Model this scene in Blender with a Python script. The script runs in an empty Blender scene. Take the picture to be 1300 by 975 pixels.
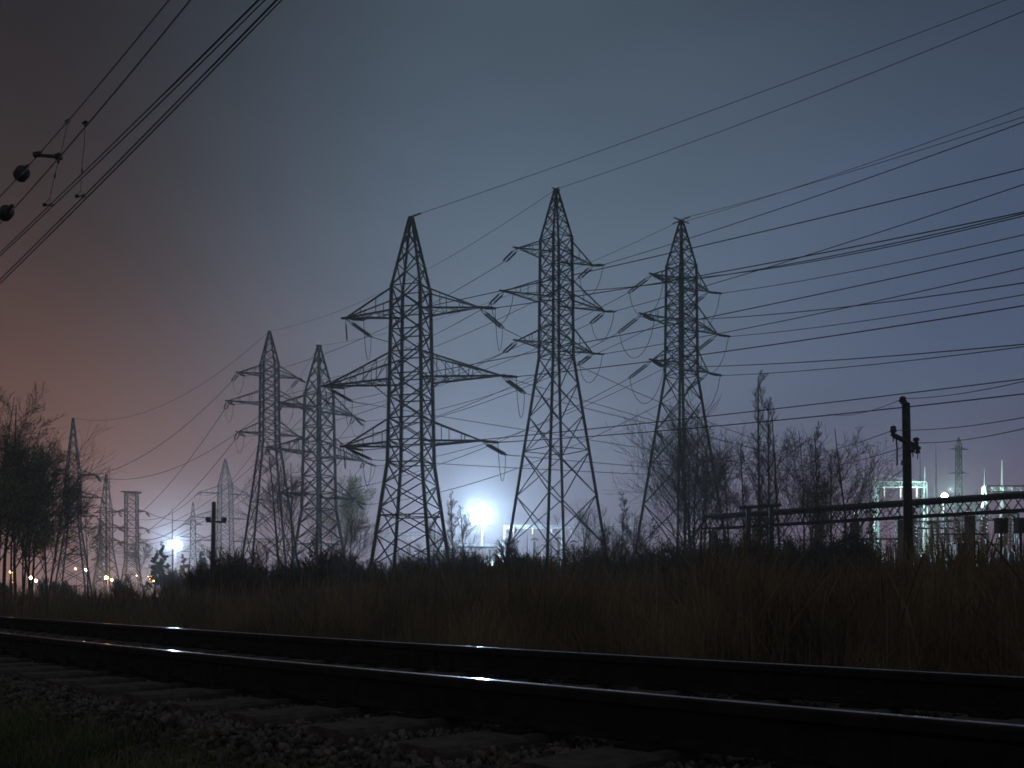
import bpy, math, random
import numpy as np
from mathutils import Vector, Matrix

S = bpy.context.scene
COL = S.collection
F, HX, HY, CZ = 1250.0, 650.0, 755.0, 1.0      # focal length / principal x / horizon row of the photo, eye height

# ------------------------------------------------------------------ camera
cam = bpy.data.cameras.new('camera'); co = bpy.data.objects.new('camera', cam); COL.objects.link(co)
co.location = (0, 0, CZ); co.rotation_euler = (math.pi/2, 0, 0)
cam.sensor_width = 36; cam.lens = 36*F/1300; cam.shift_y = (HY-487.5)/1300
cam.clip_start = 0.05; cam.clip_end = 6000
S.camera = co

# ------------------------------------------------------------------ night sky
SKY = {  # sin(elevation) -> colour (sRGB 0..255) at the left, middle and right of the view
    'l': [(0.0, (146,96,90)), (0.11, (117,81,66)), (0.22, (86,62,54)), (0.33, (62,51,49)), (0.47, (38,35,38)), (1.0, (30,32,38))],
    'm': [(0.0, (120,108,128)), (0.11, (100,103,122)), (0.22, (94,105,122)), (0.36, (88,105,122)), (0.50, (66,79,92)), (1.0, (40,46,56))],
    'r': [(0.0, (140,100,120)), (0.11, (83,81,104)), (0.22, (76,90,117)), (0.36, (70,84,108)), (0.50, (54,66,80)), (1.0, (36,42,52))],
}
def lin(c): return tuple(((v/255)/12.92 if v/255 <= .04045 else ((v/255+.055)/1.055)**2.4) for v in c)
W = bpy.data.worlds.new('World'); S.world = W; W.use_nodes = True
nt = W.node_tree; N = nt.nodes; Lk = nt.links; N.clear()
tc = N.new('ShaderNodeTexCoord'); sp = N.new('ShaderNodeSeparateXYZ'); Lk.new(tc.outputs['Generated'], sp.inputs[0])
at = N.new('ShaderNodeMath'); at.operation = 'ARCTAN2'; Lk.new(sp.outputs[0], at.inputs[0]); Lk.new(sp.outputs[1], at.inputs[1])
def ramp(cols):
    r = N.new('ShaderNodeValToRGB'); r.color_ramp.interpolation = 'B_SPLINE'
    e = r.color_ramp.elements
    while len(e) > 1: e.remove(e[-1])
    e[0].position = cols[0][0]; e[0].color = (*lin(cols[0][1]), 1)
    for p, c in cols[1:]:
        k = e.new(p); k.color = (*lin(c), 1)
    Lk.new(sp.outputs[2], r.inputs[0]); return r
rl, rm, rr = ramp(SKY['l']), ramp(SKY['m']), ramp(SKY['r'])
def mrange(a, b):
    m = N.new('ShaderNodeMapRange'); m.interpolation_type = 'SMOOTHSTEP'
    m.inputs['From Min'].default_value = a; m.inputs['From Max'].default_value = b; Lk.new(at.outputs[0], m.inputs['Value']); return m
m1, m2 = mrange(-.46, .0), mrange(.02, .50)
def mixc(f, a, b):
    m = N.new('ShaderNodeMix'); m.data_type = 'RGBA'; Lk.new(f, m.inputs[0]); Lk.new(a, m.inputs[6]); Lk.new(b, m.inputs[7]); return m.outputs[2]
skyc = mixc(m2.outputs[0], mixc(m1.outputs[0], rl.outputs[0], rm.outputs[0]), rr.outputs[0])
# faint uneven cloud deck
nz = N.new('ShaderNodeTexNoise'); nz.inputs['Scale'].default_value = 2.2; nz.inputs['Detail'].default_value = 3
mpn = N.new('ShaderNodeMapping'); mpn.inputs['Scale'].default_value = (1, 1, 2.5); Lk.new(tc.outputs['Generated'], mpn.inputs[0]); Lk.new(mpn.outputs[0], nz.inputs['Vector'])
mr = N.new('ShaderNodeMapRange'); mr.inputs['From Min'].default_value = .3; mr.inputs['From Max'].default_value = .7
mr.inputs['To Min'].default_value = .87; mr.inputs['To Max'].default_value = 1.11; Lk.new(nz.outputs[0], mr.inputs['Value'])
mb_ = N.new('ShaderNodeMapRange'); mb_.interpolation_type = 'SMOOTHSTEP'; Lk.new(sp.outputs[1], mb_.inputs['Value'])   # the town's glow lies ahead; blends to the added foreground fill behind
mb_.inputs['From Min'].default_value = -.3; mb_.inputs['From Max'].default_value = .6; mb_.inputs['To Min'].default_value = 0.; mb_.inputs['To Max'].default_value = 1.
back = N.new('ShaderNodeRGB'); back.outputs[0].default_value = (.085, .080, .077, 1)      # near-neutral glow added behind the camera to brighten the foreground
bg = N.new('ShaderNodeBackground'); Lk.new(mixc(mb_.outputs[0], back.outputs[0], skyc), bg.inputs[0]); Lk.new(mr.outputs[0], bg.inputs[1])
sky = N.new('ShaderNodeTexSky'); sky.sky_type = 'NISHITA'; sky.sun_disc = False
sky.sun_elevation = math.radians(-6); sky.sun_rotation = math.radians(-60)
bg2 = N.new('ShaderNodeBackground'); Lk.new(sky.outputs[0], bg2.inputs[0]); bg2.inputs[1].default_value = .05
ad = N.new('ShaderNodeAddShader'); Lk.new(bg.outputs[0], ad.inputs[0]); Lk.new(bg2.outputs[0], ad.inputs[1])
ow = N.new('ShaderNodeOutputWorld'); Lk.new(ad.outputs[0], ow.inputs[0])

S.view_settings.view_transform = 'Standard'; S.view_settings.look = 'None'
S.view_settings.exposure = 0.0; S.view_settings.gamma = 1
S.render.engine = 'CYCLES'
S.cycles.use_denoising = True
try: S.cycles.denoiser = 'OPENIMAGEDENOISE'
except Exception: pass
S.cycles.max_bounces = 6; S.cycles.volume_bounces = 1; S.cycles.diffuse_bounces = 2
S.cycles.sample_clamp_indirect = 4
S.cycles.filter_width = 1.7

# ------------------------------------------------------------------ materials
def mat(name, col, rough=.8, metal=0., var=.3, scale=8., spec=.5, bump=0., col2=None, trans=0.):
    m = bpy.data.materials.new(name); m.use_nodes = True
    t = m.node_tree; b = t.nodes['Principled BSDF']
    b.inputs['Roughness'].default_value = rough; b.inputs['Metallic'].default_value = metal
    b.inputs['Specular IOR Level'].default_value = spec
    if trans: b.inputs['Transmission Weight'].default_value = 0
    tcn = t.nodes.new('ShaderNodeTexCoord'); n = t.nodes.new('ShaderNodeTexNoise')
    n.inputs['Scale'].default_value = scale; n.inputs['Detail'].default_value = 5
    t.links.new(tcn.outputs['Object'], n.inputs['Vector'])
    r = t.nodes.new('ShaderNodeValToRGB'); e = r.color_ramp.elements
    e[0].position = .32; e[1].position = .68
    c2 = col2 or tuple(min(1, c*(1+var)) for c in col)
    e[0].color = (*[c*(1-var) for c in col], 1); e[1].color = (*c2, 1)
    t.links.new(n.outputs[0], r.inputs[0]); t.links.new(r.outputs[0], b.inputs['Base Color'])
    if bump:
        bm = t.nodes.new('ShaderNodeBump'); bm.inputs['Strength'].default_value = bump; bm.inputs['Distance'].default_value = .02
        t.links.new(n.outputs[0], bm.inputs['Height']); t.links.new(bm.outputs[0], b.inputs['Normal'])
    return m
def emis(name, col, strength):
    m = bpy.data.materials.new(name); m.use_nodes = True
    b = m.node_tree.nodes['Principled BSDF']; b.inputs['Base Color'].default_value = (.8,.8,.8,1)
    b.inputs['Emission Color'].default_value = (*col, 1); b.inputs['Emission Strength'].default_value = strength
    return m
M = {
 'steel': mat('weathered_tower_steel', (.045,.05,.055), .7, .2, .35, .6),
 'galv': mat('galvanised_steel', (.16,.185,.19), .5, .4, .25, 1.5),
 'wire': mat('aluminium_cable', (.05,.05,.055), .85, 0, .2, 1.),
 'cat': mat('catenary_copper', (.05,.045,.04), .55, .6, .3, 9.),
 'ins': mat('insulator_glass_dark', (.035,.04,.04), .6, 0, .2, 3.),
 'porc': mat('porcelain', (.5,.42,.36), .3, 0, .2, 3.),
 'wood': mat('creosoted_pole_wood', (.05,.04,.035), .85, 0, .4, 6., bump=.4),
 'concrete': mat('old_concrete', (.26,.25,.24), .9, 0, .3, 9., bump=.5),
 'sleeper': mat('sleeper_concrete', (.085,.078,.074), .92, 0, .4, 14., bump=.6),
 'bark': mat('bare_bark', (.09,.08,.068), .9, 0, .4, 5.),
 'twig': mat('twig_bark', (.11,.092,.075), .9, 0, .35, 3.),
 'leaf': mat('olive_leaves', (.22,.25,.12), .8, 0, .4, 1.5),
 'larch': mat('yellow_green_leaves', (.42,.46,.08), .8, 0, .3, 1.5),  # own yellow-green tone, brightened in place of a ground lamp's light
 'needle': mat('dark_needles', (.035,.055,.04), .85, 0, .4, 1.5),
 'drygrass': mat('dry_grass', (.17,.145,.095), .9, 0, .5, 1.2, col2=(.34,.29,.19), spec=.15),
 'greengrass': mat('green_grass', (.10,.14,.065), .9, 0, .5, 3., col2=(.20,.23,.12), spec=.15),
 'stone': mat('ballast_granite', (.055,.051,.05), .9, 0, .6, 14., bump=.4, col2=(.23,.215,.21), spec=.2),
 'bed': mat('ballast_fines', (.075,.07,.07), .95, 0, .5, 30., bump=.9),
 'soil': mat('field_soil', (.055,.05,.038), .95, 0, .5, 1.3, bump=.5),
 'rust': mat('rail_rust', (.020,.017,.016), .85, 0, .5, 12., bump=.3, spec=.2),
 'rail': mat('worn_rail_head', (.40,.40,.41), .42, 1., .25, 9.),
 'wall': mat('plaster_wall', (.2,.2,.195), .9, 0, .2, .6),
 'roof': mat('tar_roof', (.07,.07,.075), .8, 0, .2, 1.),
 'glass': mat('dark_glass', (.02,.025,.03), .1, 0, .1, 1.),
 'paintw': mat('white_paint', (.8,.8,.8), .5, 0, .1, 2.),
 'grey': mat('grey_enamel', (.10,.11,.12), .5, 0, .2, 3.),
}

_b = M['rail'].node_tree.nodes['Principled BSDF']; _b.inputs['Coat Weight'].default_value = .55; _b.inputs['Coat Roughness'].default_value = .09; _b.inputs['Coat IOR'].default_value = 1.9
# ------------------------------------------------------------------ mesh helpers
def V(*a): return Vector(a)
class MB:
    def __init__(s): s.v = []; s.f = []
    def tube(s, pts, rad, n=4, cap=True, up=None):
        pts = [Vector(p) for p in pts]
        if not hasattr(rad, '__len__'): rad = [rad]*len(pts)
        b = len(s.v); pa = None
        for i, p in enumerate(pts):
            d = (pts[min(i+1, len(pts)-1)] - pts[max(i-1, 0)])
            if d.length < 1e-9: d = V(0,0,1)
            d.normalize()
            if pa is None:
                ref = V(0,0,1) if abs(d.z) < .9 else V(1,0,0)
                pa = d.cross(ref).normalized()
            else:
                pa = (pa - d*pa.dot(d)); pa = pa.normalized() if pa.length > 1e-6 else d.cross(V(1,0,0)).normalized()
            pb = d.cross(pa)
            for k in range(n):
                a = 2*math.pi*(k+.5)/n
                s.v.append(p + (pa*math.cos(a) + pb*math.sin(a))*rad[i])
        for i in range(len(pts)-1):
            for k in range(n):
                a0 = b+i*n+k; a1 = b+i*n+(k+1) % n
                s.f.append((a0, a1, a1+n, a0+n))
        if cap:
            s.f.append(tuple(b+k for k in range(n))[::-1]); e = b+(len(pts)-1)*n
            s.f.append(tuple(e+k for k in range(n)))
        return s
    def bar(s, p, q, w): return s.tube([p, q], w*.5*1.3, 4)
    def box(s, c, h, rz=0.):
        b = len(s.v); cs, sn = math.cos(rz), math.sin(rz)
        for x in (-1,1):
            for y in (-1,1):
                for z in (-1,1):
                    X, Y = x*h[0], y*h[1]
                    s.v.append(V(c[0]+X*cs-Y*sn, c[1]+X*sn+Y*cs, c[2]+z*h[2]))
        for f in ((0,1,3,2),(4,6,7,5),(0,4,5,1),(2,3,7,6),(0,2,6,4),(1,5,7,3)): s.f.append(tuple(b+i for i in f))
        return s
    def quad(s, a, b_, c, d):
        b = len(s.v); s.v += [Vector(a), Vector(b_), Vector(c), Vector(d)]; s.f.append((b,b+1,b+2,b+3))
    def build(s, name, m, parent=None, loc=None, smooth=False):
        me = bpy.data.meshes.new(name); me.from_pydata([tuple(v) for v in s.v], [], s.f); me.materials.append(m)
        if smooth: me.polygons.foreach_set('use_smooth', [True]*len(me.polygons))
        me.update()
        o = bpy.data.objects.new(name, me); COL.objects.link(o)
        if parent: o.parent = parent
        if loc: o.location = loc
        return o
def tag(o, label=None, cat=None, group=None, kind=None):
    for k, v in (('label', label), ('category', cat), ('group', group), ('kind', kind)):
        if v: o[k] = v
    return o
def empty(name, loc, rz=0.):
    o = bpy.data.objects.new(name, None); COL.objects.link(o); o.location = loc; o.rotation_euler = (0,0,rz); return o
def fastmesh(name, verts, faces, m, parent=None):
    me = bpy.data.meshes.new(name); nf, k = faces.shape
    me.vertices.add(len(verts)); me.vertices.foreach_set('co', verts.astype(np.float32).ravel())
    me.loops.add(nf*k); me.loops.foreach_set('vertex_index', faces.astype(np.int32).ravel())
    me.polygons.add(nf); me.polygons.foreach_set('loop_start', np.arange(0, nf*k, k, dtype=np.int32))
    me.update(calc_edges=True); me.materials.append(m)
    o = bpy.data.objects.new(name, me); COL.objects.link(o)
    if parent: o.parent = parent
    return o
def P(px, py, Y): return V((px-HX)/F*Y, Y, CZ+(HY-py)/F*Y)
def copy_tree(o, parent=None):
    c = o.copy(); COL.objects.link(c)
    if parent: c.parent = parent
    for ch in list(o.children): copy_tree(ch, c)
    return c

# ------------------------------------------------------------------ the track's line
PH3 = V(-.123, 3.855, 0)
def heading(u): return math.radians(45-.8*max(-4., min(6., u)))
DU = .1
UP = {0: PH3.copy()}
p = PH3.copy()
for i in range(0, 1600):
    h = heading(i*DU); p = p + V(-math.sin(h), math.cos(h), 0)*DU; UP[i+1] = p.copy()
p = PH3.copy()
for i in range(0, -200, -1):
    h = heading(i*DU); p = p - V(-math.sin(h), math.cos(h), 0)*DU; UP[i-1] = p.copy()
def track(u, s, z=0.):
    i = int(math.floor(u/DU)); f = u/DU-i; q = UP[i].lerp(UP[i+1], f); h = heading(u)
    return V(q.x+math.cos(h)*s, q.y+math.sin(h)*s, z)
TU = np.array([[UP[i].x, UP[i].y, i*DU] for i in range(-200, 1601, 4)])
def rail_s(x, y):            # signed distance from the near rail (+ = beyond it)
    d = (TU[:,0]-x)**2 + (TU[:,1]-y)**2; k = int(np.argmin(d)); u = TU[k,2]; h = heading(u)
    return (x-TU[k,0])*math.cos(h) + (y-TU[k,1])*math.sin(h)
ZR = .67; ZS = .51          # rail head, sleeper top
def sm(a, b, x): t = max(0., min(1., (x-a)/(b-a))); return t*t*(3-2*t)
def gz(x, y):
    s = rail_s(x, y) if (abs(x) < 140 and y < 140) else 50
    z = .10 + .07*math.sin(x*.31+1)*math.cos(y*.23) + .05*math.sin(x*.9+y*.7)
    if s < -.2: z = .42+.03*math.sin(x*2.1)*math.cos(y*1.7)-.03*max(0, -s-.8)
    elif s > 1.9:
        k = sm(1.9, 3.2, s)
        bank = (.16+.32*sm(-.45, .25, x/max(y, 1.)))*sm(2.6, 9, s)*(1-sm(45, 90, s))
        z = .40*(1-k) + z*k + bank
    else: z = .35
    return z
# ground sheet: fine near the camera, coarse to the horizon
def axis(a, fine, lim): 
    o = [0.]; st = fine
    while o[-1] < lim: o.append(o[-1]+st); st *= a
    return o
xs = axis(1.045, .22, 1500); xs = sorted(set([-v for v in xs]+xs)); ys = [-60,-20,-6,-2,0,1,1.8]+[2.2+v for v in axis(1.045, .2, 1500)]
gv = np.array([(x, y, gz(x, y) if (abs(x) < 200 and y < 200) else .1) for y in ys for x in xs])
nx = len(xs); gf = np.array([(j*nx+i, j*nx+i+1, (j+1)*nx+i+1, (j+1)*nx+i) for j in range(len(ys)-1) for i in range(nx-1)])
g = fastmesh('ground', gv, gf, M['soil']); g['kind'] = 'structure'; g['label'] = 'dark rough ground of the field and verge'

# ballast bed
prof = [(-1.05,.40),(-.7,.455),(2.3,.455),(3.3,.32),(3.6,.2)]
us = [-12+.5*i for i in range(0, 300)]
bv = np.array([tuple(track(u, s, z)) for u in us for s, z in prof]); npf = len(prof)
bf = np.array([(j*npf+i, j*npf+i+1, (j+1)*npf+i+1, (j+1)*npf+i) for j in range(len(us)-1) for i in range(npf-1)])
b = fastmesh('track_bed', bv, bf, M['bed']); b['kind'] = 'structure'

# loose ballast stones
rng = np.random.default_rng(4)
ico = []
t_ = (1+5**.5)/2
icv = np.array([(-1,t_,0),(1,t_,0),(-1,-t_,0),(1,-t_,0),(0,-1,t_),(0,1,t_),(0,-1,-t_),(0,1,-t_),(t_,0,-1),(t_,0,1),(-t_,0,-1),(-t_,0,1)])/1.9
icf = np.array([(0,11,5),(0,5,1),(0,1,7),(0,7,10),(0,10,11),(1,5,9),(5,11,4),(11,10,2),(10,7,6),(7,1,8),(3,9,4),(3,4,2),(3,2,6),(3,6,8),(3,8,9),(4,9,5),(2,4,11),(6,2,10),(8,6,7),(9,8,1)])
def stones(n, ulo, uhi, slo, shi, size):
    vs = []; 
    for k in range(n):
        u = ulo+(uhi-ulo)*rng.random()**1.0; s = slo+(shi-slo)*rng.random()
        if s < -.85: 
            if rng.random() < (-.85-s)/.55*1.1*(1.0 if u > 0 else .35): continue
        sz = size*(.55+.8*rng.random()**1.5)
        v = icv*(1+.42*(rng.random((12,1))-.5)*2)*np.array([1.25,.95,.7])*sz
        a = rng.random(3)*6.28
        Rm = np.array(Matrix.Rotation(a[0],3,'X') @ Matrix.Rotation(a[1],3,'Y') @ Matrix.Rotation(a[2],3,'Z'))
        q = track(u, s)
        z = .455+rng.random()*.015 if -.7 < s < 2.3 else (.40+rng.random()*.03+.05*max(0,1+(s+.7)/.35) if s < 0 else .44-.13*(s-2.3))
        vs.append(v@Rm.T + np.array([q.x, q.y, z]))
    n = len(vs); return np.concatenate(vs), (icf[None]+12*np.arange(n)[:,None,None]).reshape(-1,3)
v1, f1 = stones(44000, -3.2, 6, -1.45, 2.9, .0165)
v2, f2 = stones(11000, 6, 22, -1.3, 2.9, .030)
o = fastmesh('ballast_stones', np.concatenate([v1, v2]), np.concatenate([f1, f2+len(v1)]), M['stone'])
tag(o, 'grey crushed stone ballast under and beside the railway track', 'ballast', kind='stuff')

# sleepers
def make_sleeper():
    root = empty('railway_sleeper', (0,0,0))
    mb = MB(); L = 1.36; w = .125
    xsn = [-L,-L+.06,-.55,-.45,.45,.55,L-.06,L]; hz_ = [.0,.0,.0,-.03,-.03,.0,.0,.0]; wd = [w-.02,w,w,w-.03,w-.03,w,w,w-.02]
    for x, z, ww in zip(xsn, hz_, wd):
        mb.v += [V(x,-ww-.02,-.18), V(x,-ww,z-.015), V(x,-ww+.015,z), V(x,ww-.015,z), V(x,ww,z-.015), V(x,ww+.02,-.18)]
    for i in range(len(xsn)-1):
        for k in range(5): a = i*6+k; mb.f.append((a, a+1, a+7, a+6))
    mb.f.append((0,1,2,3,4,5)); mb.f.append(tuple(range((len(xsn)-1)*6, len(xsn)*6)))
    mb.build('sleeper_block', M['sleeper'], root)
    for sx in (-.795, .795):
        c = MB(); c.box((sx,0,.006),(.16,.07,.006))
        for d in (-.105,.105): c.box((sx+d,0,.022),(.028,.045,.014)); c.tube([(sx+d,0,.03),(sx+d,0,.062)], .014, 6)
        c.build('rail_fastening', M['rust'], root)
    return root
proto = None; u = -3.1; k = 0
while u < 34:
    if proto is None: o = proto = make_sleeper()
    else: o = copy_tree(proto)
    q = track(u, .795, ZS-.004*((k*7) % 3)); o.location = q; o.rotation_euler = (0,0,heading(u)+.012*math.sin(k*2.3))
    tag(o, 'worn grey concrete sleeper bedded in the ballast under both rails', 'railway sleeper', 'sleepers under the track')
    u += .56; k += 1

# rails
def rail(s0, label):
    ul = [-6+.25*i for i in range(0, 60)]+[9+1.*i for i in range(0, 140)]
    def sweep(pr):
        mb = MB(); n = len(pr)
        for u in ul:
            for (a, z) in pr: mb.v.append(track(u, s0+a, ZR+z))
        for j in range(len(ul)-1):
            for i in range(n): mb.f.append((j*n+i, j*n+(i+1) % n, (j+1)*n+(i+1) % n, (j+1)*n+i))
        mb.f.append(tuple(range(n)))
        return mb
    body = sweep([(-.070,-.158),(.070,-.158),(.070,-.147),(.012,-.128),(.009,-.05),(.0365,-.036),(.0365,-.009),(.030,-.0035),(.019,-.0015),(-.019,-.0015),(-.030,-.0035),(-.0365,-.009),(-.0365,-.036),(-.009,-.05),(-.012,-.128),(-.070,-.147)]).build('steel_rail', M['rust'])
    head = sweep([(-.014,-.004),(-.014,-.0005),(-.008,.0008),(.010,.0008),(.018,-.0005),(.018,-.004)]).build('rail_head', M['rail'], body, smooth=False)
    tag(body, label, 'rail', 'rails of the track')
    return body
ra = rail(0., 'nearer steel rail of the track, polished on top and dark below')
rb = rail(1.59, 'farther steel rail of the track, beside the dry grass')
for (r, s0, ju) in ((ra, 0., -2.05), (ra, 0., 11.), (rb, 1.59, 2.6)):
    mb = MB()
    for sd in (-.032, .032):
        a, b_ = track(ju-.4, s0+sd, ZR-.095), track(ju+.4, s0+sd, ZR-.095)
        c = (a+b_)/2; mb.box(c, (.4,.011,.045), math.atan2((b_-a).y, (b_-a).x))
        for kk in range(4):
            q = track(ju-.27+.18*kk, s0+sd*1.3, ZR-.095); e = track(ju-.27+.18*kk, s0+sd*1.9, ZR-.095); mb.tube([q, e], .017, 6)
    mb.build('fishplate', M['rust'], r)

# ------------------------------------------------------------------ grass
def blades(pos, hgt, wid, lean, seg=3, head=0.):
    n = len(pos); az = rng.random(n)*6.283; la = rng.random(n)*6.283; le = lean*(rng.random(n)**1.5)*hgt
    wx, wy = np.cos(az)*wid/2, np.sin(az)*wid/2; lv = []
    for k in range(seg+1):
        t = k/seg; c = np.stack([pos[:,0]+np.cos(la)*le*t*t, pos[:,1]+np.sin(la)*le*t*t, pos[:,2]+hgt*(t-.12*t*t*lean)], 1)
        ww = (1-t)**.7 + .06 if not head else (.5 if t < .6 else (1.6 if k < seg else .2))
        lv += [c+np.stack([wx*ww, wy*ww, 0*wx], 1), c-np.stack([wx*ww, wy*ww, 0*wx], 1)]
    v = np.stack(lv, 1).reshape(-1,3); m = 2*(seg+1)
    base = np.array([(2*k, 2*k+1, 2*k+3, 2*k+2) for k in range(seg)])
    return v, (base[None]+m*np.arange(n)[:,None,None]).reshape(-1,4)
def field(n, ylo, yhi, hlo, hhi, wid, smin=2.75, power=1., clumpy=.5, xr=.60):
    pts = []
    while len(pts) < n:
        Y = ylo+(yhi-ylo)*random.random()**power; X = (random.random()*2-1)*xr*Y
        s = rail_s(X, Y)
        if s < smin or random.random() > (s-smin)/.5+.1: continue
        c = math.sin(X*1.9+Y*.7)*math.sin(Y*1.3-X*.8)+.6*math.sin(X*5.3+1.1*Y)*math.sin(Y*4.1)
        if random.random() > .6+clumpy*1.2*c: continue
        pts.append((X, Y, gz(X, Y)-.03, .5+.5*c))
    a = np.array(pts); pxs = 650+1250*a[:,0]/a[:,1]; h = (hlo+(hhi-hlo)*rng.random(n))*(.5+.62*np.clip(a[:,3],0,1.2))*((.82 if ylo > 20 else .62)+(.18 if ylo > 20 else .38)*np.clip((pxs-120)/380,0,1))
    return a[:,:3], h
random.seed(5)
parts = []
a, h = field(40000, 4.6, 13, .45, 1.05, .008); parts.append(blades(a, h, .006, .75))
a, h = field(5000, 4.8, 18, .8, 1.5, .008); parts.append(blades(a, h, .007, 1.25, 5))
a, h = field(3500, 5.2, 15, .9, 1.35, .008, smin=3.2); parts.append(blades(a, h, .007, .5, 5, 1))
a, h = field(46000, 12, 34, .5, 1.15, .008); parts.append(blades(a, h, .010, .7))
a, h = field(24000, 32, 90, .6, 1.5, .008); parts.append(blades(a, h, .035, .35, 2))
a, h = field(6000, 22, 80, 1.0, 1.7, .008); parts.append(blades(a, h, .018, .4, 5, 1))
off = 0; vv = []; ff = []
for v, f in parts: vv.append(v); ff.append(f+off); off += len(v)
o = fastmesh('dry_grass', np.concatenate(vv), np.concatenate(ff), M['drygrass'])
tag(o, 'tall dry brown grass and reeds filling the field behind the track', 'dry grass', kind='stuff')
pts = []
while len(pts) < 20000:
    Y = 2.4+5.6*random.random(); X = -.62*Y*random.random()+.05
    s = rail_s(X, Y)
    lim = -.80+.1*math.sin(X*4)+.07*math.sin(Y*7)
    if s > lim or random.random() > (lim-s)/.25+.15: continue
    c = math.sin(X*3.1+Y*2)*math.sin(Y*2.7-X)
    if random.random() > .72+.35*c: continue
    pts.append((X, Y, gz(X,Y)-.01))
a = np.array(pts); h = .03+.075*rng.random(len(a))**1.3
v1, f1 = blades(a, h, .0055, .9)
a2 = a[:260]; v2, f2 = blades(a2, .12+.12*rng.random(260), .004, .5)
o = fastmesh('green_grass', np.concatenate([v1,v2]), np.concatenate([f1,f2+len(v1)]), M['greengrass'])
tag(o, 'short green grass on the verge in front of the track', 'grass', kind='stuff')
# sprouting dry weeds by the rail
def weed(px, Y, hgt, n, label, s=1):
    random.seed(int(px)); base = P(px, 800, Y); z0 = gz(base.x, base.y); mb = MB()
    for k in range(n):
        a = random.random()*6.28; l = hgt*(.5+.5*random.random()); le = l*(.1+.45*random.random())
        pts = [V(math.cos(a)*le*t*t, math.sin(a)*le*t*t, l*t*(1-.2*t)) for t in (0,.25,.5,.75,1)]
        mb.tube(pts, [.0035*s,.003*s,.0025*s,.002*s,.001*s], 3)
    o = mb.build('dry_weed', M['drygrass'], loc=(base.x, base.y, z0)); tag(o, label, 'weed')
weed(632, 2.95, .16, 16, 'small dry weed sprouting from the ballast in front of the nearer rail')
weed(965, 6.6, .75, 7, 'single long bent dry grass stalks arching above the farther rail', 1.4)
weed(640, 3.0, .10, 9, 'low tuft of dry blades beside the small weed in the ballast')

# ------------------------------------------------------------------ lattice towers
class Tower: pass
def lattice(mb, z0, a0, z1, a1, n, w, horiz=True, geo=1.0, faces=4):
    """X bracing between four corner legs."""
    zs = [z0]; tot = sum(geo**i for i in range(n)); acc = 0
    for i in range(n): acc += geo**i; zs.append(z0+(z1-z0)*acc/tot)
    cs = [(-1,-1),(1,-1),(1,1),(-1,1)]
    A = lambda z: a0+(a1-a0)*(z-z0)/(z1-z0)
    for i in range(n):
        za, zb = zs[i], zs[i+1]; aa, ab = A(za), A(zb)
        for k in range(faces):
            c, d = cs[k], cs[(k+1) % 4]
            mb.bar((c[0]*aa, c[1]*aa, za), (d[0]*ab, d[1]*ab, zb), w)
            mb.bar((d[0]*aa, d[1]*aa, za), (c[0]*ab, c[1]*ab, zb), w)
            if horiz == 'all' or (horiz and i == 0): mb.bar((c[0]*aa, c[1]*aa, za), (d[0]*aa, d[1]*aa, za), w)
            mb.box(((c[0]+0)*aa, c[1]*aa, za), (w*1.1,w*1.1,w*1.6))
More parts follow.
